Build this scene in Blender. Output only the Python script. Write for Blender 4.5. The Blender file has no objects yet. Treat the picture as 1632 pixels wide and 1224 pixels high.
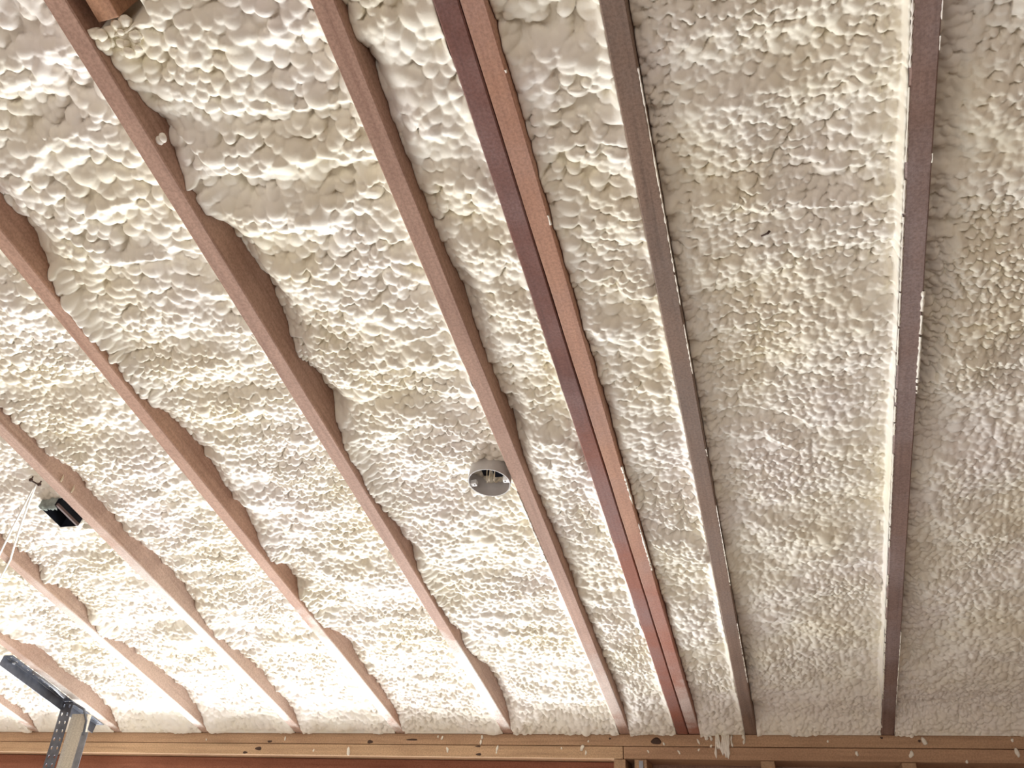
import bpy, bmesh, math, random
import numpy as np
from mathutils import Vector, Matrix

# ------------------------------------------------------------------ camera, world, light, exposure
H = 1.80                                  # camera height above the floor
YW, ZP, TH = 2.9954, 0.4733 + H, 0.2563   # inner face of the front wall, top of the wall plates, roof pitch
CT, ST = math.cos(TH), math.sin(TH)
X0, SP = 0.2770, 0.4064                   # centre of the rightmost rafter in view, rafter spacing
scene = bpy.context.scene
COL = scene.collection

cam_data = bpy.data.cameras.new('camera')
cam = bpy.data.objects.new('camera', cam_data)
COL.objects.link(cam)
scene.camera = cam
cam_data.sensor_width = 36.0
cam_data.lens = 1351.98 / 1632.0 * 36.0
cam_data.clip_start = 0.02
_yaw, _pit, _rol = -0.3230, 0.5400, 0.0574
F = Vector((math.sin(_yaw) * math.cos(_pit), math.cos(_yaw) * math.cos(_pit), math.sin(_pit)))
Rt = Vector((math.cos(_yaw), -math.sin(_yaw), 0.0))
Up = Rt.cross(F)
c_, s_ = math.cos(_rol), math.sin(_rol)
Rr, Ur = c_ * Rt + s_ * Up, c_ * Up - s_ * Rt
cam.matrix_world = Matrix(((Rr.x, Ur.x, -F.x, 0.0), (Rr.y, Ur.y, -F.y, 0.0), (Rr.z, Ur.z, -F.z, H), (0, 0, 0, 1)))

world = bpy.data.worlds.new('world')
scene.world = world
world.use_nodes = True
wb = world.node_tree.nodes['Background']
wb.inputs['Color'].default_value = (0.93, 0.96, 1.0, 1.0)
wb.inputs['Strength'].default_value = 1.0


def area_light(name, loc, rot, sx, sy, power, colour):
    d = bpy.data.lights.new(name, 'AREA')
    d.shape = 'RECTANGLE'
    d.size, d.size_y = sx, sy
    d.energy = power
    d.color = colour
    o = bpy.data.objects.new(name, d)
    COL.objects.link(o)
    o.location = loc
    o.rotation_euler = rot
    return o


# daylight entering through the garage doorway in the front wall; plus an added warm fill lamp at the back
area_light('doorway_daylight', (-2.9, YW + 1.35, 0.66), (math.radians(-114), 0, 0), 5.0, 1.5, 365.0, (0.95, 0.985, 1.0))
area_light('back_fill_lamp', (-0.6, -4.0, 1.05), (math.radians(90), 0, 0), 2.6, 2.0, 40.0, (1.0, 0.88, 0.80))

vs = scene.view_settings
vs.view_transform = 'Standard'
vs.look = 'None'
vs.gamma = 1.0
vs.use_curve_mapping = False
vs.exposure = 0.08

# ------------------------------------------------------------------ helpers
rng = np.random.default_rng(7)
random.seed(7)


def link(name, me, parent=None):
    o = bpy.data.objects.new(name, me)
    COL.objects.link(o)
    if parent is not None:
        o.parent = parent
    return o


def tag(o, label=None, cat=None, group=None, kind=None):
    if label:
        o['label'] = label
    if cat:
        o['category'] = cat
    if group:
        o['group'] = group
    if kind:
        o['kind'] = kind
    return o


def mesh_from_bm(name, bm, mat, smooth=False):
    me = bpy.data.meshes.new(name)
    bmesh.ops.recalc_face_normals(bm, faces=bm.faces)
    bm.to_mesh(me)
    bm.free()
    if smooth:
        for p in me.polygons:
            p.use_smooth = True
    me.materials.append(mat)
    return me


def roof_point(u, v, e=0.0):
    """u along the wall, v up the slope from the wall, e upwards from the rafters' lower faces"""
    return Vector((u, YW - v * CT + e * ST, ZP + v * ST + e * CT))


def on_roof(o, u, v, e=0.0):
    o.location = roof_point(u, v, e)
    o.rotation_euler = (-TH, 0, 0)      # local x = u, local y = down the slope, local z = e
    return o


def bm_box(bm, x0, x1, y0, y1, z0, z1, bevel=0.0):
    vs_ = [bm.verts.new((x, y, z)) for x in (x0, x1) for y in (y0, y1) for z in (z0, z1)]
    idx = ((0, 1, 3, 2), (4, 6, 7, 5), (0, 4, 5, 1), (2, 3, 7, 6), (0, 2, 6, 4), (1, 5, 7, 3))
    fs = [bm.faces.new([vs_[i] for i in f]) for f in idx]
    bmesh.ops.recalc_face_normals(bm, faces=fs)
    if bevel > 0:
        es = list({e for f in fs for e in f.edges})
        bmesh.ops.bevel(bm, geom=es, offset=bevel, segments=2, affect='EDGES', profile=0.6)


def bm_tube(bm, pts, r, n=8, cap=True):
    pts = [Vector(p) for p in pts]
    rings = []
    for i, p in enumerate(pts):
        t = (pts[min(i + 1, len(pts) - 1)] - pts[max(i - 1, 0)]).normalized()
        a = t.cross(Vector((0.31, 0.2, 0.93)))
        if a.length < 1e-4:
            a = t.cross(Vector((1, 0, 0)))
        a.normalize()
        b = t.cross(a)
        rr = r[i] if isinstance(r, (list, tuple)) else r
        rings.append([bm.verts.new(p + rr * (math.cos(2 * math.pi * k / n) * a + math.sin(2 * math.pi * k / n) * b)) for k in range(n)])
    for A, B in zip(rings, rings[1:]):
        for k in range(n):
            bm.faces.new((A[k], A[(k + 1) % n], B[(k + 1) % n], B[k]))
    if cap:
        bm.faces.new(rings[0])
        bm.faces.new(rings[-1])


def bm_lump(bm, c, rx, ry, rz, seed=0, rough=0.22, sub=2):
    r = random.Random(seed)
    ret = bmesh.ops.create_icosphere(bm, subdivisions=sub, radius=1.0)
    ph = [(r.uniform(0, 6.28), r.uniform(1.5, 4), Vector((r.uniform(-1, 1), r.uniform(-1, 1), r.uniform(-1, 1)))) for _ in range(4)]
    for v in ret['verts']:
        d = 1 + rough * sum(math.sin(f_ * v.co.dot(ax) * 2 + a) for a, f_, ax in ph) / 2.5
        v.co = Vector((c[0] + v.co.x * rx * d, c[1] + v.co.y * ry * d, c[2] + v.co.z * rz * d))


def smoothstep(a, b, x):
    t = np.clip((x - a) / (b - a), 0, 1)
    return t * t * (3 - 2 * t)


_lat = np.random.default_rng(99).random((512, 512))


def vnoise(x, y, seed=0):
    """smooth value noise in 0..1"""
    x = np.asarray(x, float) + seed * 37.73
    y = np.asarray(y, float) + seed * 91.17
    xi, yi = np.floor(x).astype(int), np.floor(y).astype(int)
    fx, fy = x - xi, y - yi
    fx = fx * fx * fx * (fx * (fx * 6 - 15) + 10)
    fy = fy * fy * fy * (fy * (fy * 6 - 15) + 10)
    g = lambda a, b: _lat[a % 512, b % 512]
    return (g(xi, yi) * (1 - fx) + g(xi + 1, yi) * fx) * (1 - fy) + (g(xi, yi + 1) * (1 - fx) + g(xi + 1, yi + 1) * fx) * fy


# ------------------------------------------------------------------ materials
def new_mat(name):
    m = bpy.data.materials.new(name)
    m.use_nodes = True
    nt = m.node_tree
    b = nt.nodes['Principled BSDF']
    return m, nt, b


def N(nt, kind, **kw):
    n = nt.nodes.new(kind)
    for k, v in kw.items():
        if k in n.inputs:
            n.inputs[k].default_value = v
        else:
            setattr(n, k, v)
    return n


def ramp(nt, fac, stops):
    r = nt.nodes.new('ShaderNodeValToRGB')
    el = r.color_ramp.elements
    while len(el) < len(stops):
        el.new(0.5)
    for e, (p, c) in zip(el, stops):
        e.position = p
        e.color = (*c, 1) if len(c) == 3 else c
    nt.links.new(fac, r.inputs[0])
    return r


def mix(nt, fac, a, b, mode='MIX'):
    m = nt.nodes.new('ShaderNodeMix')
    m.data_type = 'RGBA'
    m.blend_type = mode
    m.clamp_factor = True
    for sock, val in ((m.inputs[0], fac), (m.inputs[6], a), (m.inputs[7], b)):
        if isinstance(val, bpy.types.NodeSocket):
            nt.links.new(val, sock)
        elif isinstance(val, (int, float)):
            sock.default_value = val
        else:
            sock.default_value = (*val, 1)
    return m.outputs[2]


def math_node(nt, op, a, b=None, clamp=False):
    m = nt.nodes.new('ShaderNodeMath')
    m.operation = op
    m.use_clamp = clamp
    for i, val in enumerate((a, b)):
        if val is None:
            continue
        if isinstance(val, bpy.types.NodeSocket):
            nt.links.new(val, m.inputs[i])
        else:
            m.inputs[i].default_value = val
    return m.outputs[0]


def mapped(nt, scale, loc=(0, 0, 0)):
    tc = nt.nodes.new('ShaderNodeTexCoord')
    mp = nt.nodes.new('ShaderNodeMapping')
    mp.inputs['Scale'].default_value = scale
    mp.inputs['Location'].default_value = loc
    nt.links.new(tc.outputs['Object'], mp.inputs['Vector'])
    return mp.outputs[0]


def noise(nt, vec, scale, detail=3.0, rough=0.5):
    n = nt.nodes.new('ShaderNodeTexNoise')
    n.inputs['Scale'].default_value = scale
    n.inputs['Detail'].default_value = detail
    n.inputs['Roughness'].default_value = rough
    nt.links.new(vec, n.inputs['Vector'])
    return n.outputs[0]


def bump(nt, b, height, strength, dist):
    bp = nt.nodes.new('ShaderNodeBump')
    bp.inputs['Strength'].default_value = strength
    bp.inputs['Distance'].default_value = dist
    nt.links.new(height, bp.inputs['Height'])
    nt.links.new(bp.outputs[0], b.inputs['Normal'])


def foam_material():
    m, nt, b = new_mat('spray_foam_cream')
    v = mapped(nt, (1, 1, 1))
    n1 = noise(nt, v, 3.0, 3)
    c1 = ramp(nt, n1, [(0.32, (0.90, 0.83, 0.67)), (0.5, (0.92, 0.87, 0.77)), (0.68, (0.93, 0.87, 0.81))])
    n2 = noise(nt, v, 22.0, 3)
    f2 = ramp(nt, n2, [(0.45, (0, 0, 0)), (0.75, (1, 1, 1))])
    col = mix(nt, math_node(nt, 'MULTIPLY', f2.outputs[0], 0.35), c1.outputs[0], (0.88, 0.80, 0.60))
    nt.links.new(col, b.inputs['Base Color'])
    b.inputs['Roughness'].default_value = 0.55
    b.inputs['Specular IOR Level'].default_value = 0.3
    n3 = noise(nt, v, 160.0, 4, 0.6)
    bump(nt, b, n3, 0.22, 0.002)
    return m


def soften(c, grey=0.20, gain=1.14):
    c = (c[0], c[1] * 1.05, c[2] * 0.95)
    l = 0.3 * c[0] + 0.5 * c[1] + 0.2 * c[2]
    return tuple(min(1.0, (x + (l - x) * grey) * gain) for x in c)


def wood_material(name, base, dark, light=None, film=None, film_amount=0.0, spray=None, along='Y', seed=0.0,
                  tip=None, rough=0.75, red=None, red_range=None):
    """sawn softwood: streaks along the board, blotches, a pale dusty film and foam overspray near the eave"""
    m, nt, b = new_mat(name)
    sc = {'Y': (60, 2.2, 60), 'X': (2.2, 60, 60), 'Z': (60, 60, 2.2)}[along]
    v = mapped(nt, sc, (seed, seed * 1.7, seed * 0.6))
    v1 = mapped(nt, (1, 1, 1), (seed, seed * 1.7, seed * 0.6))
    g = noise(nt, v, 1.6, 5, 0.62)
    base, dark = soften(base), soften(dark)
    light = light or tuple(min(1, c * 1.25) for c in base)
    col = ramp(nt, g, [(0.22, dark), (0.46, base), (0.85, light)]).outputs[0]
    bl = noise(nt, v1, 5.0, 4, 0.6)
    col = mix(nt, math_node(nt, 'MULTIPLY', ramp(nt, bl, [(0.45, (0, 0, 0)), (0.7, (1, 1, 1))]).outputs[0], 0.45), col, dark)
    tc = nt.nodes.new('ShaderNodeTexCoord')
    sp = nt.nodes.new('ShaderNodeSeparateXYZ')
    nt.links.new(tc.outputs['Object'], sp.inputs[0])
    wob = noise(nt, v1, 14.0, 4, 0.6)
    wob2 = noise(nt, v1, 3.1, 2, 0.5)
    if red is not None:
        # fresher red timber within a range of the length
        a, c = red_range
        yv = math_node(nt, 'ADD', sp.outputs[1], math_node(nt, 'MULTIPLY', math_node(nt, 'SUBTRACT', wob2, 0.5), 0.9))
        mr = nt.nodes.new('ShaderNodeMapRange')
        mr.inputs[1].default_value, mr.inputs[2].default_value = a, c
        nt.links.new(yv, mr.inputs[0])
        col = mix(nt, math_node(nt, 'MULTIPLY', mr.outputs[0], 0.85), col, red)
    if film is not None:
        f = ramp(nt, noise(nt, v1, 4.2, 5, 0.62), [(0.42, (0, 0, 0)), (0.62, (1, 1, 1))]).outputs[0]
        fine = ramp(nt, noise(nt, v1, 240.0, 2, 0.6), [(0.3, (0.5, 0.5, 0.5)), (0.7, (1, 1, 1))]).outputs[0]
        col = mix(nt, math_node(nt, 'MULTIPLY', math_node(nt, 'MULTIPLY', f, fine), film_amount), col, film)
    if spray is not None:
        # overspray reaching v = spray[0] fully and fading out at v = spray[1]
        yv = math_node(nt, 'ADD', sp.outputs[1], math_node(nt, 'MULTIPLY', math_node(nt, 'SUBTRACT', wob, 0.5), 0.5))
        mr = nt.nodes.new('ShaderNodeMapRange')
        mr.inputs[1].default_value, mr.inputs[2].default_value = -spray[1], -spray[0]
        nt.links.new(yv, mr.inputs[0])
        # bare again right at the plate
        mr2 = nt.nodes.new('ShaderNodeMapRange')
        mr2.inputs[1].default_value, mr2.inputs[2].default_value = -0.02, -0.16
        nt.links.new(yv, mr2.inputs[0])
        # the lower face catches the mist, the sides hardly
        geo = nt.nodes.new('ShaderNodeNewGeometry')
        sn = nt.nodes.new('ShaderNodeSeparateXYZ')
        nt.links.new(geo.outputs['Normal'], sn.inputs[0])
        low = math_node(nt, 'MULTIPLY', math_node(nt, 'SUBTRACT', 0.0, sn.outputs[2]), 1.1, True)
        low = math_node(nt, 'MAXIMUM', low, 0.15)
        k = math_node(nt, 'MULTIPLY', math_node(nt, 'MULTIPLY', math_node(nt, 'MULTIPLY', mr.outputs[0], mr2.outputs[0]), low), spray[2])
        col = mix(nt, k, col, (0.86, 0.83, 0.78))
    speck = ramp(nt, noise(nt, v1, 210.0, 3, 0.65), [(0.36, (0.72, 0.70, 0.69)), (0.6, (1.06, 1.06, 1.06))]).outputs[0]
    col = mix(nt, 0.7, col, speck, 'MULTIPLY')
    nt.links.new(col, b.inputs['Base Color'])
    b.inputs['Roughness'].default_value = rough
    b.inputs['Specular IOR Level'].default_value = 0.25
    bump(nt, b, g, 0.35, 0.002)
    return m


def plain(name, colour, rough=0.5, metal=0.0, var=0.12, scale=40.0):
    m, nt, b = new_mat(name)
    v = mapped(nt, (1, 1, 1))
    n = noise(nt, v, scale, 4, 0.6)
    lo = tuple(max(0, c * (1 - var)) for c in colour)
    hi = tuple(min(1, c * (1 + var)) for c in colour)
    nt.links.new(ramp(nt, n, [(0.3, lo), (0.7, hi)]).outputs[0], b.inputs['Base Color'])
    b.inputs['Roughness'].default_value = rough
    b.inputs['Metallic'].default_value = metal
    b.inputs['Specular IOR Level'].default_value = 0.5 if rough < 0.9 else 0.1
    return m


M_FOAM = foam_material()
M_PLATE_A = wood_material('plate_wood_upper', (0.50, 0.28, 0.16), (0.37, 0.19, 0.10), along='X', seed=3)
M_PLATE_B = wood_material('plate_wood_lower', (0.55, 0.32, 0.18), (0.41, 0.22, 0.12), along='X', seed=8)
M_PLATE_C = wood_material('plate_wood_lower_right', (0.48, 0.26, 0.15), (0.36, 0.18, 0.10), along='X', seed=12)
M_HEADER = wood_material('header_wood', (0.36, 0.12, 0.065), (0.25, 0.075, 0.04), along='X', seed=21)
M_STUD = wood_material('stud_wood', (0.44, 0.25, 0.14), (0.31, 0.16, 0.09), along='Z', seed=31)
M_SHEATH = wood_material('sheathing_wood', (0.33, 0.17, 0.12), (0.23, 0.11, 0.08), along='X', seed=41)
M_DECK = wood_material('roof_deck_wood', (0.32, 0.14, 0.08), (0.20, 0.08, 0.05), along='X', seed=51)
M_BLOCK = wood_material('blocking_wood', (0.50, 0.24, 0.14), (0.34, 0.14, 0.08), along='Y', seed=61)
M_KNOT = plain('knot_dark', (0.07, 0.035, 0.022), 0.7)
M_PVC = plain('grey_pvc', (0.52, 0.49, 0.47), 0.45, var=0.06)
M_EAR = plain('bright_tab', (0.86, 0.85, 0.83), 0.35, var=0.04)
M_BLACK = plain('black_plastic', (0.010, 0.010, 0.013), 0.95, var=0.3)
M_NAVY = plain('dark_blue_plastic', (0.016, 0.017, 0.025), 0.95, var=0.3)
M_BROWNBOX = plain('brown_box_rim', (0.13, 0.075, 0.065), 0.6)
M_WIRE = plain('copper_wire_pale', (0.66, 0.55, 0.40), 0.4, var=0.1)
M_TAPE = plain('torn_grey_film', (0.52, 0.56, 0.52), 0.4, var=0.3, scale=60)
M_CABLE = plain('white_cable_sheath', (0.74, 0.69, 0.62), 0.5, var=0.08)
M_STEEL = plain('dark_galvanised_steel', (0.14, 0.15, 0.18), 0.45, 0.55, var=0.3, scale=25)
M_STEEL2 = plain('pale_galvanised_steel', (0.26, 0.27, 0.30), 0.45, 0.5, var=0.25, scale=25)
M_BOLT = plain('bright_bolt', (0.75, 0.76, 0.78), 0.3, 0.6, var=0.1)
M_BOARD = wood_material('hanger_board', (0.56, 0.47, 0.41), (0.50, 0.41, 0.35), along='Z', seed=71)
M_CONC = plain('floor_concrete', (0.50, 0.46, 0.42), 0.8, var=0.12, scale=3)
M_WALL = plain('bare_wall_board', (0.52, 0.42, 0.34), 0.85, var=0.12, scale=2)
M_DRIVE = plain('driveway_concrete', (0.55, 0.54, 0.52), 0.85, var=0.1, scale=2)

# ------------------------------------------------------------------ setting: floor, ground, walls, roof deck
XL, XR, YB = -4.6, 2.6, -4.2
VMAX = 3.0


def struct_box(name, x0, x1, y0, y1, z0, z1, mat, parent=None):
    bm = bmesh.new()
    bm_box(bm, x0, x1, y0, y1, z0, z1)
    o = link(name, mesh_from_bm(name, bm, mat), parent)
    if parent is None:
        tag(o, kind='structure')
    return o


fl = struct_box('floor', XL, XR, YB, YW + 0.14, -0.12, 0.0, M_CONC)
tag(fl, 'grey concrete garage floor under the roof', 'floor')
gr = struct_box('ground', -14, 12, YW + 0.141, 16, -0.15, -0.03, M_DRIVE)
tag(gr, 'pale concrete driveway outside the garage doorway', 'ground')

# front wall: sheathing behind the studs on the right, doorway on the left under the header
DOOR_L, DOOR_R = -4.2, -0.585
bm = bmesh.new()
bm_box(bm, DOOR_R + 0.01, XR, YW + 0.1401, YW + 0.155, 0.0, ZP + 0.02)
bm_box(bm, XL, DOOR_L, YW + 0.1401, YW + 0.155, 0.0, ZP + 0.02)
wf = link('wall_front', mesh_from_bm('wall_front', bm, M_SHEATH))
tag(wf, 'reddish brown wall sheathing behind the studs under the plates', 'wall', kind='structure')
wl = struct_box('wall_left', XL - 0.1, XL, YB, YW + 0.16, 0.0, ZP + 1.9, M_WALL)
tag(wl, 'bare garage side wall beyond the left edge', 'wall')
wr = struct_box('wall_right', XR, XR + 0.1, YB, YW + 0.16, 0.0, ZP + 1.9, M_WALL)
tag(wr, 'bare garage side wall beyond the right edge', 'wall')

# roof deck boards over the rafters
RD = 0.14
bm = bmesh.new()
n_b = 26
for i in range(n_b):
    a, b_ = -0.3 + i * 0.14, -0.3 + (i + 1) * 0.14 - 0.004
    bm_box(bm, XL, XR, -b_, -a, RD + 0.0005, RD + 0.02)
deck = link('ceiling', mesh_from_bm('ceiling', bm, M_DECK))
on_roof(deck, 0, 0, 0)
tag(deck, 'red brown roof deck boards behind the spray foam', 'ceiling', kind='structure')
# rest of the roof, behind the camera
o = struct_box('ceiling', XL, XR, -(3.342 + 4.6), -3.343, RD, RD + 0.02, M_DECK)
tag(o, 'roof deck continuing behind the viewer', 'ceiling')
on_roof(o, 0, 0, 0)
wb_ = bmesh.new()  # unseen back wall; its opening is added for the fill light
bm_box(wb_, XL, -2.0, YB - 0.1, YB, 0, 4.3)
bm_box(wb_, 0.8, XR, YB - 0.1, YB, 0, 4.3)
bm_box(wb_, -2.0, 0.8, YB - 0.1, YB, 2.1, 4.3)
wbo = link('wall_back', mesh_from_bm('wall_back', wb_, M_WALL))
tag(wbo, 'bare garage back wall with an added opening for fill light', 'wall', kind='structure')

# ------------------------------------------------------------------ top plates, header, studs


def plate(name, u0, u1, z0, z1, mat, label, dy=0.0):
    bm = bmesh.new()
    bm_box(bm, u0, u1, 0.0, 0.14, z0, z1, 0.0025)
    o = link(name, mesh_from_bm(name, bm, mat))
    o.location = (0, YW + dy, ZP)
    tag(o, label, 'plate', 'doubled top plates of the front wall')
    return o


JU = -0.543
p_up = plate('top_plate', XL, XR, -0.0375, -0.0008, M_PLATE_A, 'upper board of the doubled tan plate that the rafters rest on')
p_lo = plate('top_plate', XL, JU - 0.001, -0.0765, -0.0392, M_PLATE_B, 'lower plate board left of the butt joint, above the red header', dy=-0.001)
p_lr = plate('top_plate', JU + 0.001, XR, -0.0765, -0.0392, M_PLATE_C, 'lower plate board right of the butt joint, above the wall studs', dy=-0.001)


def knot(parent, x, z, rx, rz):
    bm = bmesh.new()
    n = 14
    ring = []
    for k in range(n):
        a = 2 * math.pi * k / n
        q = 1 + 0.12 * math.sin(3 * a + x * 50)
        ring.append(bm.verts.new((x + rx * q * math.cos(a), -0.0004, z + rz * q * math.sin(a))))
    inner = [bm.verts.new((x + (v.co.x - x) * 0.6, -0.0016, z + (v.co.z - z) * 0.6)) for v in ring]
    back = [bm.verts.new((v.co.x, 0.003, v.co.z)) for v in ring]
    for k in range(n):
        bm.faces.new((ring[k], ring[(k + 1) % n], inner[(k + 1) % n], inner[k]))
        bm.faces.new((ring[k], ring[(k + 1) % n], back[(k + 1) % n], back[k]))
    bm.faces.new(inner)
    link('knot', mesh_from_bm('knot', bm, M_KNOT, True), parent)


knot(p_up, -0.433, -0.022, 0.017, 0.0105)
for x, z, rx, rz in ((-0.587, -0.015, 0.004, 0.003), (0.258, -0.009, 0.004, 0.003), (0.363, -0.017, 0.004, 0.004),
                     (-1.876, -0.031, 0.010, 0.004), (-1.464, -0.030, 0.011, 0.006), (-1.30, -0.022, 0.022, 0.003)):
    knot(p_up, x, z, rx, rz)
for x, z, rx, rz in ((-1.918, -0.056, 0.014, 0.006), (-1.972, -0.070, 0.010, 0.004), (-1.046, -0.068, 0.010, 0.004), (-1.05, -0.0425, 0.010, 0.0025)):
    knot(p_lo, x, z, rx, rz)

rb = bmesh.new()
bm_box(rb, XL, XR, 0.1305, 0.1395, 0.0005, 0.104, 0.001)
ro = link('rim_board', mesh_from_bm('rim_board', rb, M_SHEATH))
ro.location = (0, YW, ZP)
tag(ro, 'brown rim board closing the eave behind the foam', 'board')
hd = bmesh.new()
bm_box(hd, XL, DOOR_R, 0.072, 0.14, -0.18, -0.078, 0.003)
ho = link('door_header', mesh_from_bm('door_header', hd, M_HEADER))
ho.location = (0, YW, ZP)
tag(ho, 'deep red brown header beam under the left plate boards', 'beam')

stud_l = ['narrow tan trimmer stud at the end of the red header', 'tan stud with a metal tie just right of the header end',
          'tan wall stud below the bay of the grey weathered rafter', 'tan wall stud under the plates right of the rightmost rafter',
          'tan wall stud under the plates at the right edge']
for i, (a, b_) in enumerate(((-0.575, -0.537), (-0.507, -0.467), (-0.108, -0.066), (0.303, 0.343), (0.715, 0.755))):
    bm = bmesh.new()
    bm_box(bm, a, b_, 0.004, 0.1395, -ZP + 0.002, -0.0772, 0.002)
    if i == 0:
        pass
    so = link('wall_stud', mesh_from_bm('wall_stud', bm, M_STUD))
    so.location = (0, YW, ZP)
    tag(so, stud_l[i], 'stud', 'studs of the front wall')
    if i == 1:
        bt = bmesh.new()
        bm_box(bt, -0.492, -0.478, -0.0015, 0.004, -0.13, -0.082, 0.0008)
        tie = link('metal_tie', mesh_from_bm('metal_tie', bt, M_STEEL2), so)
        tie['label'] = 'grey metal tie'

# ------------------------------------------------------------------ rafters
R_COL = {
    -10: dict(base=(0.46, 0.27, 0.21), dark=(0.34, 0.18, 0.13), spray=(0.5, 0.9, 0.9)),
    -9: dict(base=(0.46, 0.27, 0.21), dark=(0.34, 0.18, 0.13), spray=(0.5, 0.9, 0.9)),
    -8: dict(base=(0.46, 0.27, 0.21), dark=(0.34, 0.18, 0.13), spray=(0.5, 0.9, 0.9)),
    -7: dict(base=(0.48, 0.29, 0.23), dark=(0.36, 0.20, 0.15), spray=(0.35, 0.6, 0.75)),
    -6: dict(base=(0.48, 0.29, 0.23), dark=(0.36, 0.20, 0.15), spray=(0.60, 1.1, 0.85)),
    -5: dict(base=(0.50, 0.30, 0.24), dark=(0.38, 0.20, 0.155), spray=(0.85, 1.25, 0.8)),
    -4: dict(base=(0.47, 0.25, 0.18), dark=(0.35, 0.16, 0.11), spray=(0.60, 0.85, 0.9)),
    -3: dict(base=(0.43, 0.235, 0.18), dark=(0.31, 0.15, 0.11), spray=(0.50, 0.72, 0.85)),
    -2: dict(base=(0.42, 0.225, 0.17), dark=(0.30, 0.145, 0.105), spray=(0.30, 0.6, 0.35)),
    -1: dict(base=(0.265, 0.155, 0.118), dark=(0.16, 0.095, 0.075), film=(0.27, 0.215, 0.19), film_amount=0.65),
    0: dict(base=(0.27, 0.155, 0.135), dark=(0.18, 0.10, 0.09), film=(0.40, 0.33, 0.33), film_amount=0.6),
    1: dict(base=(0.27, 0.16, 0.135), dark=(0.18, 0.10, 0.09)),
}
R_LABEL = {
    -10: 'dusty rafter farthest out past the left edge of the view',
    -9: 'foam-dusted rafter beyond the left edge, past the steel hanger',
    -8: 'foam-covered rafter end at the lower left corner, left of the steel hanger',
    -7: 'pinkish rafter that carries the perforated steel hanger',
    -6: 'white-dusted pinkish rafter just right of the steel hanger',
    -5: 'pinkish rafter with the black electrical box on its side',
    -4: 'pinkish brown rafter between the black-box rafter and the long blocking rafter',
    -3: 'pinkish brown rafter with a wood block beside its upper end',
    -2: 'pinkish brown rafter that touches the round junction box',
    -1: 'grey weathered rafter just right of the doubled red pair',
    0: 'mauve grey rafter with foam-caked left edge, rightmost in view',
    1: 'rafter beyond the right edge of the view',
}
R_LABEL[-4] = 'pinkish brown rafter, first to the right of the black-box rafter'


def rafter_mesh(name, w, mat, seed, drift=0.0, vmax=VMAX, depth=RD - 0.001):
    """profile in local y (down slope), z; seat cut on the plate; lightly uneven along its length"""
    r = np.random.default_rng(seed)
    bm = bmesh.new()
    vv = [0.0] + list(np.arange(0.08, vmax, 0.08)) + [vmax]
    rows = []
    hw = w / 2
    bv = 0.0022
    amp = 0.0002
    offs = np.cumsum(r.normal(0, 0.00008, len(vv)))
    offs -= np.linspace(offs[0], offs[-1], len(vv))
    for i, v in enumerate(vv):
        j = offs[i] + drift * v
        a, b_ = r.normal(0, amp, 2)
        top = depth
        sec = [(-hw + j + a, top), (-hw + j + a, bv), (-hw + j + a + bv, 0.0), (hw + j + b_ - bv, 0.0), (hw + j + b_, bv), (hw + j + b_, top)]
        rows.append([bm.verts.new((x, -v, z)) for x, z in sec])
    # seat: beyond the wall face the underside turns horizontal (in the world) to rest on the plate
    L = 0.10
    sec = []
    for x, z in ((-hw, depth), (-hw, 0), (-hw, 0), (hw, 0), (hw, 0), (hw, depth)):
        # horizontal step L in +Y world = local (y = L*CT, z = L*ST)
        if z == 0:
            sec.append((x, L * CT, L * ST + 0.0005))
        else:
            sec.append((x, L * CT, depth))
    rows.insert(0, [bm.verts.new(c) for c in sec])
    for A, B in zip(rows, rows[1:]):
        for k in range(6):
            bm.faces.new((A[k], A[(k + 1) % 6], B[(k + 1) % 6], B[k]))
    bm.faces.new(rows[0])
    bm.faces.new(rows[-1])
    bmesh.ops.remove_doubles(bm, verts=bm.verts, dist=1e-6)
    return mesh_from_bm(name, bm, mat)


RAFT = {}
for k in range(-10, 2):
    c = dict(R_COL[k])
    m = wood_material('rafter_wood_%d' % (k + 10), along='Y', seed=5.3 * (k + 11.5), **c)
    o = link('rafter', rafter_mesh('rafter', 0.037, m, k + 40))
    on_roof(o, X0 + k * SP, 0, 0)
    tag(o, R_LABEL[k], 'rafter', 'roof rafters')
    RAFT[k] = o

m7a = wood_material('rafter_wood_dark_red', (0.215, 0.075, 0.058), (0.11, 0.035, 0.03), film=(0.30, 0.19, 0.18), film_amount=0.85, seed=77,
                    red=(0.37, 0.135, 0.085), red_range=(-1.7, -1.0))
m7b = wood_material('rafter_wood_red', (0.50, 0.235, 0.155), (0.40, 0.17, 0.11), film=(0.47, 0.31, 0.27), film_amount=0.55, seed=83,
                    red=(0.42, 0.155, 0.10), red_range=(-1.15, -0.8), spray=(0.2, 0.42, 0.5))
r7a = link('rafter', rafter_mesh('rafter', 0.0365, m7a, 401, drift=-0.0055))
on_roof(r7a, -0.3465, 0, 0)
tag(r7a, 'dark red left board of the doubled rafter pair', 'rafter', 'roof rafters')
r7b = link('rafter', rafter_mesh('rafter', 0.0360, m7b, 402, drift=-0.0058))
on_roof(r7b, -0.3078, 0, 0.001)
tag(r7b, 'orange red right board of the doubled rafter pair', 'rafter', 'roof rafters')

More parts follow.
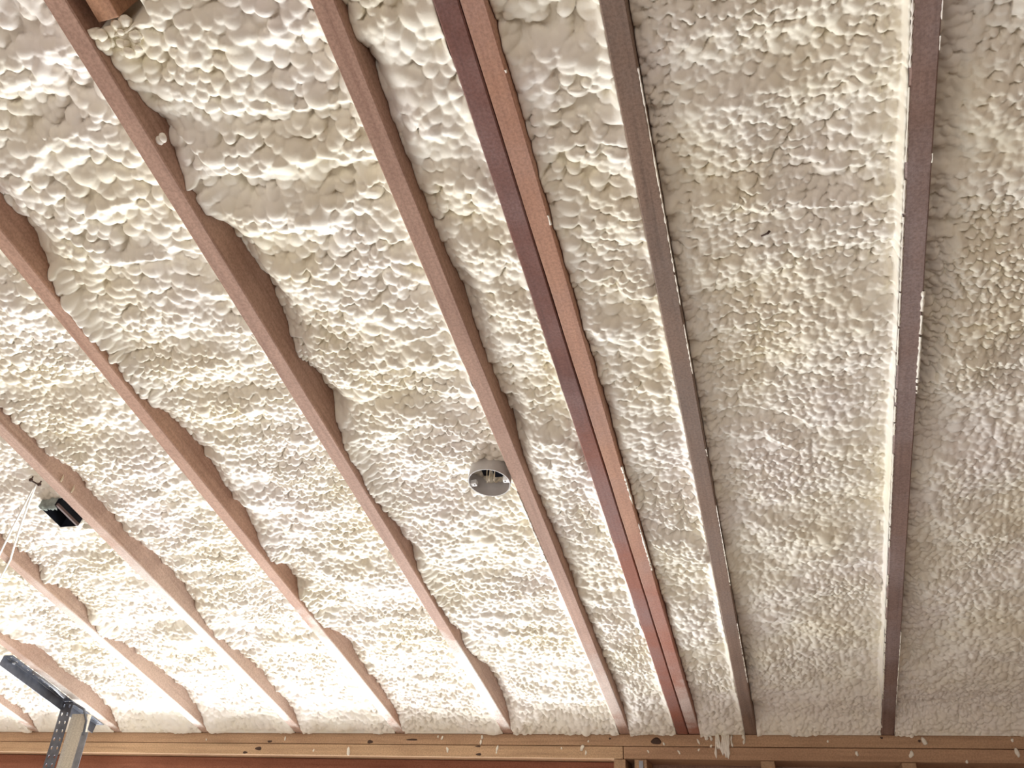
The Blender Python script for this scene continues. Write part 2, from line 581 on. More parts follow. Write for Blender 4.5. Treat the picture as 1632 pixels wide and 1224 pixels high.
# ------------------------------------------------------------------ spray foam bays
# depth of the foam (above the rafters' lower faces) where it meets the right side of each rafter: (v, e)
SIDE = {
    -3: [(3.0, .05), (2.62, .075), (2.51, .05), (2.47, .012), (2.42, .022), (2.35, .044), (2.3, .068), (2.25, .046), (2.19, .018), (2.13, .03), (2.06, .084), (1.93, .102), (1.84, .08), (1.79, .054), (1.75, .046), (1.67, .086), (1.6, .09), (1.55, .048), (1.5, .024), (1.32, .012), (1.17, .04), (1.06, .052), (1.0, .028), (.92, .014), (.74, .02), (.63, .044), (.57, .026), (.47, .04), (.36, .08), (.26, .078), (.11, .06), (.0, .036)],
    -2: [(3.0, .03), (2.42, .032), (2.37, .034), (2.34, .05), (2.3, .052), (2.21, .044), (2.09, .044), (1.95, .048), (1.86, .068), (1.79, .06), (1.7, .044), (1.59, .05), (1.5, .066), (1.44, .04), (1.36, .03), (1.22, .03), (1.05, .038), (.94, .04), (.76, .034), (.44, .036), (.24, .038), (.0, .02)],
    -4: [(3.0, .05), (2.2, .062), (2.14, .068), (2.09, .05), (2.06, .024), (2.02, .01), (1.94, .008), (1.79, .008), (1.7, .018), (1.63, .044), (1.51, .07), (1.4, .064), (1.34, .048), (1.28, .058), (1.19, .042), (1.13, .018), (1.07, .01), (1.01, .046), (.93, .046), (.88, .01), (.72, .014), (.61, .06), (.52, .056), (.42, .044), (.24, .044), (.03, .028)],
    -5: [(3.0, .04), (1.8, .03), (1.64, .03), (1.49, .052), (1.43, .06), (1.34, .046), (1.26, .056), (1.19, .042), (1.07, .066), (.91, .062), (.83, .048), (.75, .024), (.67, .018), (.52, .042), (.42, .052), (.3, .044), (.12, .036), (.0, .022)],
    -6: [(3.0, .04), (1.3, .03), (1.14, .044), (1.08, .038), (1.03, .012), (.95, .046), (.86, .046), (.76, .014), (.70, .006), (.63, .04), (.42, .06), (.22, .062), (.11, .04), (.0, .016)],
    -7: [(3.0, .03), (.9, .02), (.73, .018), (.58, .058), (.45, .054), (.24, .056), (.11, .042), (0, .02)],
    -1: [(3.0, .03), (2.2, .028), (1.5, .03), (0.9, .02), (.5, .05), (.2, .03), (.06, .07), (0, .05)],
    7: [(3.0, .028), (2.2, .02), (1.8, .02), (1.5, .032), (1.2, .018), (0.8, .026), (.4, .03), (0, .03)],
    0: [(3.0, .05), (2.0, .055), (1.6, .06), (1.2, .035), (1.0, .03), (.7, .055), (.4, .03), (0, .03)],
}
HW = 0.0185
# bays: key of the rafter on the left (7 = right board of the pair), u range
BAYS = []
for k in range(-10, 1):
    ua, ub = X0 + k * SP + HW, X0 + (k + 1) * SP - HW
    if k == -2:
        BAYS.append((-2, ua, -0.3655))
        BAYS.append((7, -0.2890, ub))
    else:
        BAYS.append((k, ua, ub))
BAY_LABEL = {
    -10: 'cream spray foam in the farthest bay past the left edge of the view',
    -9: 'cream spray foam in the bay at the lower left corner, past the hanger rafter',
    -8: 'cream spray foam in the bay left of the steel hanger',
    -7: 'white-lit spray foam in the bay right of the steel hanger',
    -6: 'cream spray foam in the bay left of the black electrical box rafter',
    -5: 'cream spray foam in the bay right of the black electrical box rafter',
    -4: 'cream spray foam in the next bay left of the one with the round junction box',
    -3: 'cream spray foam in the bay that holds the round junction box',
    -2: 'narrow strip of cream foam left of the doubled red rafters',
    7: 'narrow strip of cream foam right of the doubled red rafters',
    -1: 'wide bay of cream foam between the grey and the mauve rafters, with a dark sliver',
    0: 'cream spray foam in the shaded bay right of the mauve grey rafter',
}
BAY_LABEL[-6] = 'cream spray foam behind the drooping white cable and black electrical box'


def foam_bay(key, ua, ub, idx):
    r = np.random.default_rng(1000 + idx)
    w = ub - ua
    # visible length (with a margin) gets the fine grid
    vfine = {-10: 0.5, -9: 0.7, -8: 0.9, -7: 1.2, -6: 1.6, -5: 2.1, -4: 2.5}.get(key, 2.62)
    vfine = min(vfine, 2.62)
    du = 0.0034 if key <= -7 else (0.0028 if key <= -5 else 0.0024)
    nu = int(round((w - 0.001) / du)) + 1
    U = np.linspace(ua + 0.0007, ub - 0.0007, nu)
    rows = [0.0]
    while rows[-1] < VMAX - 0.02:
        v = rows[-1]
        step = (0.0033 - 0.0009 * min(v / 1.6, 1)) if v < vfine else 0.0065
        rows.append(v + step)
    V = np.array(rows)
    nv = len(V)
    uu, vv = np.meshgrid(U, V)
    s1 = uu - ua
    s2 = ub - uu
    # ---- broad shape
    e = (0.024 if key in (-2, 7) else 0.037) + 0.0 * uu
    # long swells of the spray passes, mostly across the bay
    e += 0.020 * (vnoise(uu * 3.0, vv * 7.5, idx) - 0.5)
    e += 0.016 * (vnoise(uu * 9.0, vv * 15.0, idx + 20) - 0.5)
    # passes: bands
    ph = vv * 42 + 3.2 * vnoise(uu * 2.2, vv * 2.0, idx + 3) * 2
    band = smoothstep(1.0, 2.2, vv)
    e += 0.0035 * np.sin(ph) * (0.4 + 0.6 * band)
    # overlapping passes: a steep front towards the eave, then a slow fall up the slope
    fr = (vv * 8.5 + 2.2 * vnoise(uu * 4.0, vv * 2.5, idx + 41) + 0.35 * vnoise(uu * 22, vv * 22, idx + 43)) % 1.0
    prot = np.minimum(fr / 0.16, 1) * (1 - smoothstep(0.16, 1.0, fr))
    e -= 0.012 * (prot - 0.35) * smoothstep(0.35, 0.75, vnoise(uu * 5.5, vv * 5.5, idx + 45)) * smoothstep(0.1, 0.5, vv)
    sd = sorted(SIDE.get(key, [(0, .03), (3, .04)]))
    eR = np.interp(V, [a for a, _ in sd], [b for _, b in sd])
    eR = eR + 0.014 * (vnoise(V * 45, V * 0 + 0.5, idx + 5) - 0.5)
    eR = np.clip(eR, 0.004, 0.115)[:, None]
    wr_ = (0.021 + 0.016 * (vnoise(vv * 13, vv * 0, idx + 8))) * np.clip(0.6 + eR / 0.08, 0.5, 1.5)
    if key in (7,):
        wr_ *= 0.55
    k1 = np.exp(-(s1 / wr_) ** 2)
    e = e * (1 - k1) + eR * k1
    # left side of the next rafter: foam creeps up the timber in a smooth cove
    wl_ = {-1: 0.0042, -2: 0.009}.get(key, 0.010) * (0.7 + 0.6 * vnoise(vv * 9, vv * 0, idx + 9))
    eL = 0.006 + 0.012 * vnoise(vv * 12, vv * 0 + 3, idx + 11)
    if key == -1:
        eL = 0.002 + 0.007 * vnoise(vv * 40, vv * 0 + 3, idx + 11)
    k2 = np.exp(-(s2 / wl_) ** 2)
    e = e * (1 - k2) + eL * k2
    # eave: foam closes down onto the plate
    k3 = np.exp(-(vv / 0.075) ** 2)
    lowv = 0.004 + 0.020 * (vnoise(uu * 14, vv * 0 + 1, idx + 13) - 0.55)
    e = e * (1 - k3) + np.clip(lowv, -0.004, 0.008) * k3

    # ---- bubbles: the upper hull of many overlapping ellipsoids
    B = np.full((nv, nu), -0.009)
    rbase = 0.0076 if key in (-1, 0) else (0.0088 if key in (-2, 7) else 0.0092)
    area_step = rbase * 1.52
    gu = np.arange(ua - 0.01, ub + 0.01, area_step)
    gv = np.arange(-0.01, VMAX, area_step)
    GU, GV = np.meshgrid(gu, gv)
    GU = (GU + r.uniform(-0.42, 0.42, GU.shape) * area_step).ravel()
    GV = (GV + r.uniform(-0.42, 0.42, GV.shape) * area_step).ravel()
    size = 0.78 + 0.55 * vnoise(GU * 5.5, GV * 6.5, idx + 31) + 0.25 * (vnoise(GU * 17, GV * 17, idx + 32) - 0.5)
    big = np.where(r.random(GU.shape) < 0.10, 1.35, 1.0)
    coarse = 1 + (0.45 * smoothstep(1.7, 2.3, GV) if key in (-3, -4) else (0.35 * smoothstep(1.8, 2.3, GV) if key in (-2, 7) else 0))
    keep = r.random(GU.shape) < 1.0 / coarse ** 1.6
    rad = rbase * size * big * coarse * r.lognormal(0, 0.13, GU.shape)
    GU, GV, rad, size = GU[keep], GV[keep], rad[keep], size[keep]
    asp = r.uniform(1.0, 1.42, GU.shape)
    ang = r.normal(0.25, 0.7, GU.shape)
    h0 = r.normal(0, 0.0014, GU.shape)
    calm = 1 - 0.15 * smoothstep(1.0, 0.3, GV) if key <= -4 else 1 + 0.22 * smoothstep(1.0, 0.3, GV)
    for cu, cv, ra, a, ph_, h, cm in zip(GU, GV, rad, asp, ang, h0, calm):
        m_ = ra * a
        i0, i1 = np.searchsorted(V, (cv - m_, cv + m_))
        j0, j1 = np.searchsorted(U, (cu - m_, cu + m_))
        if i1 <= i0 or j1 <= j0:
            continue
        x = U[j0:j1][None, :] - cu
        y = V[i0:i1][:, None] - cv
        ca, sa = math.cos(ph_), math.sin(ph_)
        d2 = ((x * ca + y * sa) / (ra * a)) ** 2 + ((-x * sa + y * ca) / ra) ** 2
        hh = h * cm + cm * (0.50 * ra + 0.70 * rbase) * np.sqrt(np.clip(1 - d2, 0, 1)) - 0.006
        hh = np.where(d2 < 1, hh, -1)
        blk = B[i0:i1, j0:j1]
        np.maximum(blk, hh, out=blk)
    damp = 1 - 0.45 * np.exp(-(s2 / (wl_ * 0.9)) ** 2)
    damp *= 1 - 0.12 * np.exp(-(s1 / 0.008) ** 2)
    if key == -1:
        damp *= 1 - 0.3 * np.exp(-(s2 / 0.01) ** 2)
    Bd = B * damp
    e = e - Bd
    if key == -3:
        # pocket around the wood block
        hole = smoothstep(2.470, 2.488, vv + 0.012 * vnoise(uu * 60, vv * 0, 3)) * (1 - smoothstep(0.095, 0.105, s1 + 0.012 * vnoise(vv * 50, vv * 0, 4)))
        e = e * (1 - hole) + 0.118 * hole
    e = np.clip(e, -0.022, 0.128)
    e[:2] = np.minimum(e[:2], -0.003)
    # lumps lean down the slope, so that they overlap like scales
    lean = 0.28 * np.clip(Bd, 0, 0.02) * (1 - k3)
    vout = vv - lean
    vout = np.where(vv <= 0, 0.0005, np.maximum(vout, 0.0006))
    # keep clear of the plate: below its top edge the foam stays in front of its face
    clear = 0.0015 + np.where(e < 0.0, (-e) * math.tan(TH) + 0.001, 0)
    vout = np.maximum(vout, clear)
    # the doubled pair runs slightly askew, the foam beside it follows
    ux = uu - ua
    if key == 7:
        ux = ux - 0.0058 * vv * (1 - (uu - ua) / w)
    elif key == -2:
        ux = ux - 0.0055 * vv * (uu - ua) / w
    co = np.stack([ux, -vout, e], -1).reshape(-1, 3)
    # skirt up to the deck so that the foam fills its bay
    top = 0.1385
    q = np.arange(nv * nu).reshape(nv, nu)
    loop = np.concatenate([q[0, :], q[1:, -1], q[-1, -2::-1], q[-2:0:-1, 0]])
    sk = co[loop].copy()
    sk[:, 2] = top
    base = len(co)
    co = np.vstack([co, sk])
    f1 = np.stack([q[:-1, :-1], q[1:, :-1], q[1:, 1:], q[:-1, 1:]], -1).reshape(-1, 4)
    L = len(loop)
    ar = np.arange(L)
    f2 = np.stack([loop, loop[(ar + 1) % L], base + (ar + 1) % L, base + ar], -1)
    faces = np.vstack([f1, f2]).astype(np.int32)
    me = bpy.data.meshes.new('spray_foam')
    me.vertices.add(len(co))
    me.vertices.foreach_set('co', co.astype(np.float32).ravel())
    me.loops.add(faces.size)
    me.loops.foreach_set('vertex_index', faces.ravel())
    me.polygons.add(len(faces))
    me.polygons.foreach_set('loop_start', np.arange(0, faces.size, 4, dtype=np.int32))
    sm = np.ones(len(faces), dtype=bool)
    sm[len(f1):] = False
    me.polygons.foreach_set('use_smooth', sm)
    me.update(calc_edges=True)
    me.validate()
    me.materials.append(M_FOAM)
    o = link('spray_foam', me)
    on_roof(o, ua, 0, 0)
    tag(o, BAY_LABEL[key], 'insulation', 'foam-filled bays between the rafters', 'stuff')
    return o


for i, (k, a, b_) in enumerate(BAYS):
    foam_bay(k, a, b_, i)

# ------------------------------------------------------------------ foam stuck to the rafters (parts of them)


def smear(parent, side, v0, v1, seed, wmin=0.001, wmax=0.004, hang=0.003, w=0.037, drift=0.0, gap=0.35):
    """thin ragged ribbon of foam along a lower edge of a rafter: side -1 left, +1 right"""
    r = random.Random(seed)
    bm = bmesh.new()
    v = v0
    prev = None
    x_e = side * w / 2
    on = True
    while v < v1:
        if r.random() < 0.06:
            on = r.random() > gap
            prev = None
        if on:
            a = r.uniform(wmin, wmax)
            h = r.uniform(0.3, 1.0) * hang
            x = x_e + drift * v
            pts = [(x + side * 0.0002, -v, 0.006), (x + side * a * 0.7, -v, 0.001), (x + side * 0.2 * a, -v, -h), (x - side * a * 0.9, -v, -0.0003), (x - side * a * 0.3, -v, 0.002)]
            cur = [bm.verts.new(p) for p in pts]
            if prev:
                for k in range(5):
                    bm.faces.new((prev[k], prev[(k + 1) % 5], cur[(k + 1) % 5], cur[k]))
            prev = cur
        v += r.uniform(0.003, 0.008)
    if bm.faces:
        link('foam_smear', mesh_from_bm('foam_smear', bm, M_FOAM, True), parent)['kind'] = 'stuff'
    else:
        bm.free()


smear(r7b, 1, 0.95, 1.75, 1, 0.0005, 0.004, 0.003, w=0.036, drift=-0.0058, gap=0.4)
smear(r7b, 1, 2.0, 2.4, 2, 0.001, 0.003, 0.003, w=0.036, drift=-0.0058, gap=0.5)
smear(RAFT[-1], 1, 0.35, 2.3, 3, 0.0004, 0.0022, 0.002, gap=0.5)
smear(RAFT[0], -1, 0.05, 2.4, 5, 0.0006, 0.0036, 0.0015, gap=0.25)
smear(RAFT[0], 1, 0.2, 0.62, 6, 0.0004, 0.0022, 0.002, gap=0.5)
smear(RAFT[0], 1, 1.5, 1.75, 7, 0.002, 0.005, 0.004, gap=0.2)
smear(RAFT[0], 1, 2.0, 2.3, 8, 0.0004, 0.002, 0.002, gap=0.4)
smear(RAFT[-2], -1, 1.0, 1.3, 9, 0.001, 0.004, 0.003, gap=0.3)

# foam lump that has run over the lower edge of the rafter beside the wood block
bm = bmesh.new()
_r = random.Random(3)
for i, (u, v, e, rr) in enumerate([(_r.uniform(0.018, 0.085), 2.452 + _r.uniform(-0.025, 0.022), _r.uniform(0.014, 0.03), _r.uniform(0.006, 0.011)) for _ in range(34)] + [(0.022, 2.470, 0.010, 0.010), (0.034, 2.466, 0.010, 0.011), (0.030, 2.452, 0.012, 0.012)]):
    bm_lump(bm, (u, -v, e), rr, rr * 0.9, rr * 0.6, i, 0.15)
lump = link('foam_lump', mesh_from_bm('foam_lump', bm, M_FOAM, True), RAFT[-3])
lump['label'] = 'cream foam lump lapping over the rafter edge'
bm = bmesh.new()
bm_lump(bm, (0.022, -2.283, 0.014), 0.006, 0.008, 0.006, 3, 0.1)
bm_lump(bm, (0.030, -2.286, 0.016), 0.006, 0.009, 0.007, 4, 0.1)
link('foam_lump', mesh_from_bm('foam_lump', bm, M_FOAM, True), RAFT[-3])

# wood block beside the upper end of that rafter
bm = bmesh.new()
bm_box(bm, -0.019, 0.019, -0.45, 0.0, 0.0, 0.075, 0.002)
blk = link('wood_block', mesh_from_bm('wood_block', bm, M_BLOCK))
on_roof(blk, -0.886, 2.482, 0.016)
tag(blk, 'short tan wood block beside the rafter at the upper left', 'wood block')

# splinters on the rafter with the black box
for (x, v, ln) in ((0.0195, 1.475, 0.020), (0.0195, 1.43, 0.022)):
    bm = bmesh.new()
    bm_tube(bm, [(x, -v, 0.004), (x + 0.002, -v - 0.002, 0.004 + ln * 0.5), (x + 0.001, -v - 0.004, 0.004 + ln)], [0.0022, 0.0028, 0.0006], 6)
    s_o = link('splinter', mesh_from_bm('splinter', bm, M_WIRE), RAFT[-5])
    s_o['label'] = 'pale wood splinter'

# ------------------------------------------------------------------ round junction box
jb = bpy.data.objects.new('junction_box', None)
COL.objects.link(jb)
on_roof(jb, -0.609, 1.343, 0.0)
tag(jb, 'round grey plastic junction box with loose wires in the foam ceiling', 'junction box')
R_, T_, D_ = 0.0500, 0.0022, 0.058
bm = bmesh.new()
n = 48
prof = [(R_ - 0.004, D_), (R_, D_ - 0.003), (R_, -0.004), (R_ - 0.0004, -0.0046), (R_ - T_, -0.0046), (R_ - T_, D_ - 0.012), (R_ - T_ - 0.004, D_ - 0.008), (0.0001, D_ - 0.008)]
rings = [[bm.verts.new((rr * math.cos(2 * math.pi * k / n), rr * math.sin(2 * math.pi * k / n), z)) for k in range(n)] for rr, z in prof]
for A, B in zip(rings, rings[1:]):
    for k in range(n):
        bm.faces.new((A[k], A[(k + 1) % n], B[(k + 1) % n], B[k]))
bm.faces.new(rings[0])
bm.faces.new(rings[-1])
shell = link('shell', mesh_from_bm('shell', bm, M_PVC, False), jb)
for p in shell.data.polygons:
    p.use_smooth = len(p.vertices) == 4 and abs(p.normal.z) < 0.5
for ang in (math.radians(172), math.radians(2)):
    bm = bmesh.new()
    bm_box(bm, R_ - 0.017, R_ - 0.0012, -0.006, 0.006, -0.002, 0.010, 0.002)
    for v in bm.verts:
        x, y = v.co.x, v.co.y
        v.co.x, v.co.y = x * math.cos(ang) - y * math.sin(ang), x * math.sin(ang) + y * math.cos(ang)
    ear = link('screw_tab', mesh_from_bm('screw_tab', bm, M_EAR), jb)
    bm = bmesh.new()
    cx, cy = (R_ - 0.012) * math.cos(ang), (R_ - 0.012) * math.sin(ang)
    bm_tube(bm, [(cx, cy, -0.0024), (cx, cy, 0.002)], 0.0018, 10)
    link('screw_hole', mesh_from_bm('screw_hole', bm, M_BLACK), ear)
bm = bmesh.new()
bm_box(bm, -0.020, -0.004, -0.024, 0.008, 0.024, 0.050, 0.002)
link('cable_clamp', mesh_from_bm('cable_clamp', bm, M_BLACK), jb)
bm = bmesh.new()
bm_box(bm, 0.006, 0.026, -0.026, 0.014, 0.022, 0.050, 0.003)
link('cable_clamp', mesh_from_bm('cable_clamp', bm, M_NAVY), jb)
for pts in ([(-0.004, -0.020, 0.045), (-0.006, -0.010, 0.018), (-0.010, 0.010, 0.010), (-0.016, 0.022, 0.016)],
            [(0.006, -0.024, 0.045), (0.002, -0.012, 0.014), (-0.004, 0.006, 0.008), (-0.008, 0.016, 0.018)],
            [(0.014, -0.024, 0.045), (0.012, -0.006, 0.015), (0.006, 0.012, 0.012), (0.010, 0.026, 0.022)],
            [(0.02, 0.0, 0.04), (0.016, 0.018, 0.02), (0.004, 0.028, 0.02), (-0.004, 0.026, 0.03)]):
    bm = bmesh.new()
    P_ = [Vector(p) for p in pts]
    sm = []
    for i in range(13):
        t = i / 12 * 3
        j = min(int(t), 2)
        f = t - j
        a0, a1, a2, a3 = P_[max(j - 1, 0)], P_[j], P_[j + 1], P_[min(j + 2, 3)]
        sm.append(0.5 * ((2 * a1) + (-a0 + a2) * f + (2 * a0 - 5 * a1 + 4 * a2 - a3) * f * f + (-a0 + 3 * a1 - 3 * a2 + a3) * f ** 3))
    bm_tube(bm, sm, 0.0012, 6)
    link('wire', mesh_from_bm('wire', bm, M_WIRE, True), jb)

# ------------------------------------------------------------------ black electrical box on a rafter
eb = bpy.data.objects.new('electrical_box', None)
COL.objects.link(eb)
on_roof(eb, -1.832, 1.348, 0.0)
tag(eb, 'black rectangular electrical box with torn grey film, fixed to a rafter', 'electrical box')
w2, l2, t2, d2_ = 0.030, 0.046, 0.0022, 0.060
for nm, bx, mt in (('side_wall', (-w2, -w2 + t2, -l2, l2, -0.004, d2_), M_NAVY), ('side_wall', (w2 - 0.005, w2, -l2, l2, 0.004, d2_), M_BLACK), ('rim', (w2 - 0.007, w2, -l2, l2, -0.004, 0.0035), M_BROWNBOX),
                   ('end_wall', (-w2 + t2, w2 - 0.005, -l2, -l2 + t2, -0.004, d2_), M_NAVY), ('end_wall', (-w2 + t2, w2 - 0.005, l2 - t2, l2, -0.004, d2_), M_NAVY),
                   ('back_plate', (-w2 + t2, w2 - 0.005, -l2 + t2, l2 - t2, d2_ - 0.004, d2_), M_BLACK)):
    bm = bmesh.new()
    bm_box(bm, *bx, 0.0006)
    link(nm, mesh_from_bm(nm, bm, mt), eb)
bm = bmesh.new()
# torn film hanging over the upper end
cols = 12
grid = []
rr = random.Random(4)
for i in range(cols + 1):
    x = -w2 - 0.001 + (2 * w2 - 0.006) * i / cols
    tear = 0.004 + 0.010 * abs(math.sin(i * 1.3)) + rr.uniform(0, 0.004)
    grid.append([bm.verts.new((x, -l2 - 0.0015 - 0.002 * math.sin(i), 0.055)), bm.verts.new((x, -l2 - 0.004 - 0.0015 * math.sin(i * 2), 0.02)),
                 bm.verts.new((x, -l2 - 0.003, -0.005)), bm.verts.new((x, -l2 + tear, -0.0062 - rr.uniform(0, 0.0015)))])
for A, B in zip(grid, grid[1:]):
    for k in range(3):
        bm.faces.new((A[k], B[k], B[k + 1], A[k + 1]))
bmesh.ops.solidify(bm, geom=bm.faces[:], thickness=0.0006)
link('torn_film', mesh_from_bm('torn_film', bm, M_TAPE, True), eb)

# ------------------------------------------------------------------ drooping cable
cb = bpy.data.objects.new('cable', None)
COL.objects.link(cb)
on_roof(cb, -1.792, 1.492, 0.0)
tag(cb, 'pale twin cable drooping from a staple between two rafters at the left edge', 'cable')


def local(u, v, e):
    return (u + 1.792, -(v - 1.492), e)


for s in (0, 1):
    bm = bmesh.new()
    pts = []
    for i in range(17):
        t = i / 16
        u = -1.795 + (-2.16 + 1.795) * t + (0.020 if s else -0.004) * t
        v = 1.490 + (1.19 - 1.490) * t - (0.016 if s else -0.006) * t
        e = -0.004 - 0.012 * math.sin(math.pi * t)
        pts.append(local(u, v, e))
    for i in range(1, 6):
        pts.append(local(-2.16 + (0.020 if s else -0.004) - 0.07 * i, 1.19 - (0.016 if s else -0.006) - 0.052 * i - 0.004 * s * i, -0.004 + 0.002 * i))
    bm_tube(bm, pts, 0.0030, 8)
    link('strand', mesh_from_bm('strand', bm, M_CABLE, True), cb)
bm = bmesh.new()
bm_tube(bm, [local(-1.801, 1.504, 0.004), local(-1.800, 1.504, -0.008), local(-1.790, 1.484, -0.008), local(-1.790, 1.484, 0.004)], 0.0022, 6)
link('staple', mesh_from_bm('staple', bm, M_KNOT), cb)
for c in ((-1.801, 1.504), (-1.790, 1.484)):
    bm = bmesh.new()
    bm_lump(bm, local(c[0], c[1], -0.006), 0.0058, 0.0058, 0.0058, 2, 0.1, 1)
    link('staple_head', mesh_from_bm('staple_head', bm, M_KNOT, True), cb)

# ------------------------------------------------------------------ perforated steel hanger
hg = bpy.data.objects.new('steel_hanger', None)
COL.objects.link(hg)
base = roof_point(-2.600, 0.27, 0.0)
hg.location = base
tag(hg, 'dark perforated steel angle hanger bolted under a rafter at lower left', 'hanger')
Rx = Matrix.Rotation(-TH, 3, 'X')


def perforated(bm, o, ax, ay, nrm, L, W, th, holes_u, rows, r_=0.0042):
    """flat steel strip with real round holes; o corner, ax along, ay across, nrm thickness direction"""
    o, ax, ay, nrm = Vector(o), Vector(ax), Vector(ay), Vector(nrm)
    cells = len(holes_u)
    n8 = 8
    step = L / cells
    rw = W / len(rows)
    for side in (0, 1):
        pass
    for i in range(cells):
        for j in range(len(rows)):
            x0, x1, y0, y1 = i * step, (i + 1) * step, j * rw, (j + 1) * rw
            cx, cy = (x0 + x1) / 2, (y0 + y1) / 2
            sq = []
            for k in range(8):
                a = math.pi / 4 * k
                q = max(abs(math.cos(a)), abs(math.sin(a)))
                sq.append((cx + math.cos(a) / q * step / 2, cy + math.sin(a) / q * rw / 2))
            hl = [(cx + r_ * 1.5 * math.cos(math.pi / 4 * k), cy + r_ * math.sin(math.pi / 4 * k)) for k in range(8)]
            V_ = []
            for z in (0, th):
                V_.append(([bm.verts.new(o + ax * a + ay * b + nrm * z) for a, b in sq], [bm.verts.new(o + ax * a + ay * b + nrm * z) for a, b in hl]))
            for k in range(8):
                k2 = (k + 1) % 8
                bm.faces.new((V_[0][0][k], V_[0][0][k2], V_[0][1][k2], V_[0][1][k]))
                bm.faces.new((V_[1][0][k], V_[1][1][k], V_[1][1][k2], V_[1][0][k2]))
                bm.faces.new((V_[0][1][k], V_[0][1][k2], V_[1][1][k2], V_[1][1][k]))
                if (k in (7, 0) and i == cells - 1) or (k in (3, 4) and i == 0) or (k in (1, 2) and j == len(rows) - 1) or (k in (5, 6) and j == 0):
                    bm.faces.new((V_[0][0][k], V_[1][0][k], V_[1][0][k2], V_[0][0][k2]))
    bmesh.ops.remove_doubles(bm, verts=bm.verts, dist=1e-6)


vdir = Rx @ Vector((0, -1, 0))      # up the slope
edir = Rx @ Vector((0, 0, 1))
udir = Vector((1, 0, 0))
# angle along the rafter: flange against the lower face, web hanging down
bm = bmesh.new()
perforated(bm, -0.025 * udir - 0.20 * vdir - 0.003 * edir, vdir, udir, edir, 0.55, 0.036, 0.0022, range(18), range(1), 0.004)
link('rafter_flange', mesh_from_bm('rafter_flange', bm, M_STEEL), hg)
bm = bmesh.new()
bm_box(bm, -0.0272, -0.025, -0.35, 0.20, -0.036, -0.003, 0.0004)
bmesh.ops.transform(bm, matrix=Rx.to_4x4(), verts=bm.verts)
link('rafter_web', mesh_from_bm('rafter_web', bm, M_STEEL), hg)
# drop leg: perforated angle hanging straight down
bm = bmesh.new()
perforated(bm, (-0.030, -0.004, -1.30), (0, 0, 1), (1, 0, 0), (0, -1, 0), 1.295, 0.050, 0.0024, range(44), range(2), 0.0040)
link('drop_leg', mesh_from_bm('drop_leg', bm, M_STEEL), hg)
# board behind the leg with a paler strap along its far edge
bm = bmesh.new()
bm_box(bm, 0.014, 0.088, 0.010, 0.030, -1.30, -0.045, 0.002)
link('hanger_board', mesh_from_bm('hanger_board', bm, M_BOARD), hg)
bm = bmesh.new()
bm_box(bm, 0.088, 0.116, 0.004, 0.007, -1.30, -0.11, 0.0005)
link('strap', mesh_from_bm('strap', bm, M_STEEL2), hg)
bm = bmesh.new()
bm_tube(bm, [(0.098, 0.005, -0.12), (0.094, 0.004, -0.07), (0.070, 0.002, -0.030), (0.03, -0.002, -0.014), (-0.01, -0.006, -0.010)], 0.0045, 8)
link('brace', mesh_from_bm('brace', bm, M_STEEL), hg)
bm = bmesh.new()
pts = [vdir * 0.24 + udir * 0.012 - edir * 0.006, vdir * 0.20 + udir * 0.030 - edir * 0.012, vdir * 0.14 + udir * 0.040 - edir * 0.018, vdir * 0.07 + udir * 0.034 - edir * 0.020]
bm_tube(bm, pts, [0.004, 0.004, 0.0045, 0.005], 8)
link('loose_strap', mesh_from_bm('loose_strap', bm, M_STEEL2, True), hg)
for q in (vdir * 0.305 - udir * 0.016 - edir * 0.005, -vdir * 0.01 - udir * 0.002 - edir * 0.006 + Vector((0, -0.006, 0))):
    bm = bmesh.new()
    bm_tube(bm, [q, q - edir * 0.005], 0.0062, 6)
    link('bolt', mesh_from_bm('bolt', bm, M_BOLT), hg)

# ------------------------------------------------------------------ dark sliver in the foam
bm = bmesh.new()
bm_tube(bm, [(0, 0, 0.012), (0.006, -0.008, 0.000), (0.014, -0.016, -0.007), (0.018, -0.020, -0.006)], [0.0010, 0.0015, 0.0020, 0.0022], 6)
sl = link('wood_sliver', mesh_from_bm('wood_sliver', bm, M_KNOT, True))
on_roof(sl, 0.036, 1.885, 0.028)
tag(sl, 'short dark sliver poking out of the foam in the wide right bay', 'sliver')

# ------------------------------------------------------------------ foam crumbs on the plates
crumb_me = []
for s in range(5):
    bm = bmesh.new()
    bm_lump(bm, (0, 0, 0), 0.0042, 0.0036, 0.0052 + 0.001 * s, 50 + s, 0.3, 2)
    crumb_me.append(mesh_from_bm('foam_crumb', bm, M_FOAM, True))
CR = [(-0.66, -0.024), (-0.752, -0.047), (-0.46, -0.054), (-0.408, -0.03), (-0.296, -0.024), (-0.297, -0.048), (-0.257, -0.036),
      (0.334, -0.056), (0.376, -0.018), (0.621, -0.049), (0.482, -0.074), (0.616, -0.014), (-2.153, -0.026), (-1.543, -0.063),
      (-1.812, -0.022), (-1.686, -0.061), (-1.202, -0.012), (-1.162, -0.055), (-1.037, -0.013), (-1.041, -0.03), (-0.982, -0.062),
      (-0.681, -0.046), (-0.668, -0.06), (-1.186, -0.016), (-0.98, -0.05), (0.10, -0.02), (0.18, -0.055), (-0.36, -0.055)]
RAFT_PHRASE = {-6: 'the white-dusted rafter', -5: 'the black-box rafter', -4: 'the rafter after the black-box one', -3: 'the wood-block rafter',
               -2: 'the junction-box rafter', 7: 'the doubled red rafters', -1: 'the grey weathered rafter', 0: 'the mauve grey rafter', 1: 'the right edge'}


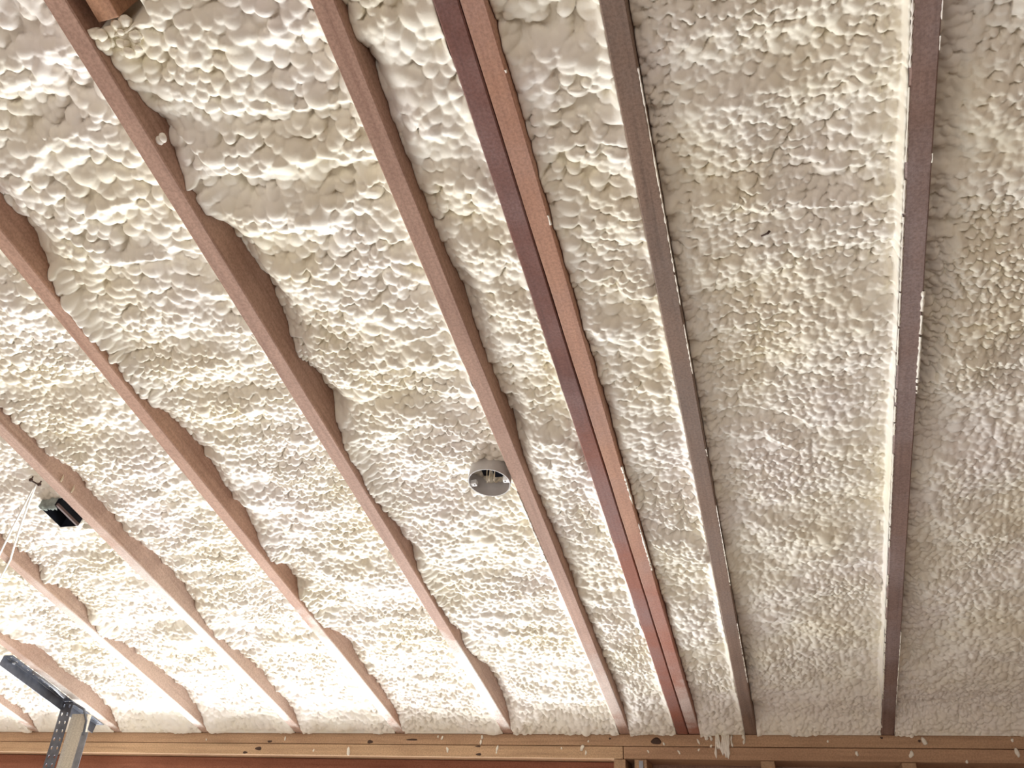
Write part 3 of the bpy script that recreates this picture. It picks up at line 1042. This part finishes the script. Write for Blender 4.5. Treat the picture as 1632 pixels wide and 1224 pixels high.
def crumb_spot(x, z):
    cand = {k: X0 + k * SP for k in (-6, -5, -4, -3, -2, -1, 0)}
    cand[7], cand[1] = -0.325, 0.64
    k = min(cand, key=lambda q: abs(cand[q] - x))
    return ('upper' if z > -0.038 else 'lower', k)


spots = {}
for x, z in sorted(CR):
    spots.setdefault(crumb_spot(x, z), []).append((x, z))
WORDS = {1: [''], 2: ['left of two, ', 'right of two, '], 3: ['leftmost of three, ', 'middle of three, ', 'rightmost of three, '],
         4: ['leftmost of four, ', 'second of four, ', 'third of four, ', 'rightmost of four, ']}
for i, (x, z) in enumerate(CR):
    sp_ = spots[crumb_spot(x, z)]
    pos = WORDS.get(len(sp_), [''] * len(sp_))[sp_.index((x, z))]
    c_label = 'foam crumb, ' + pos + 'on the ' + crumb_spot(x, z)[0] + ' plate below ' + RAFT_PHRASE[crumb_spot(x, z)[1]]
    o = link('foam_crumb', crumb_me[i % 5])
    big = 1.5 if (x, z) in ((0.334, -0.056), (0.376, -0.018), (0.621, -0.049), (-0.681, -0.046), (-1.543, -0.063)) else random.uniform(0.6, 1.0)
    o.scale = (big, 0.8 * big, big * random.uniform(0.9, 1.4))
    o.rotation_euler = (0, random.uniform(-0.6, 0.6), 0)
    o.location = (x, YW - 0.0022 * big, ZP + z)
    tag(o, c_label, 'crumb', 'foam crumbs on the plates')

# drips of foam running down over the plates
dr = bpy.data.objects.new('foam_drips', None)
COL.objects.link(dr)
dr.location = (-0.225, YW, ZP)
tag(dr, 'cluster of cream foam drips hanging over the plates beside the grey rafter', 'foam drips')
for i in range(26):
    x = random.gauss(0.010, 0.034)
    x = max(-0.085, min(0.072, x))
    core = abs(x - 0.02) < 0.042
    z1 = random.uniform(-0.004, 0.006)
    z0 = (-random.uniform(0.028, 0.082) if core else -random.uniform(0.010, 0.034))
    bm = bmesh.new()
    n_ = 5
    pts, rad = [], []
    for j in range(n_ + 1):
        t = j / n_
        pts.append((x + 0.002 * math.sin(i * 3 + j), -0.0045 - 0.002 * math.sin(j * 2 + i), z1 + (z0 - z1) * t))
        rad.append(0.0024 + 0.0016 * random.random() + (0.0014 if j == n_ - 1 else 0))
    rad[-1] *= 0.4
    bm_tube(bm, pts, rad, 7)
    link('drip', mesh_from_bm('drip', bm, M_FOAM, True), dr)
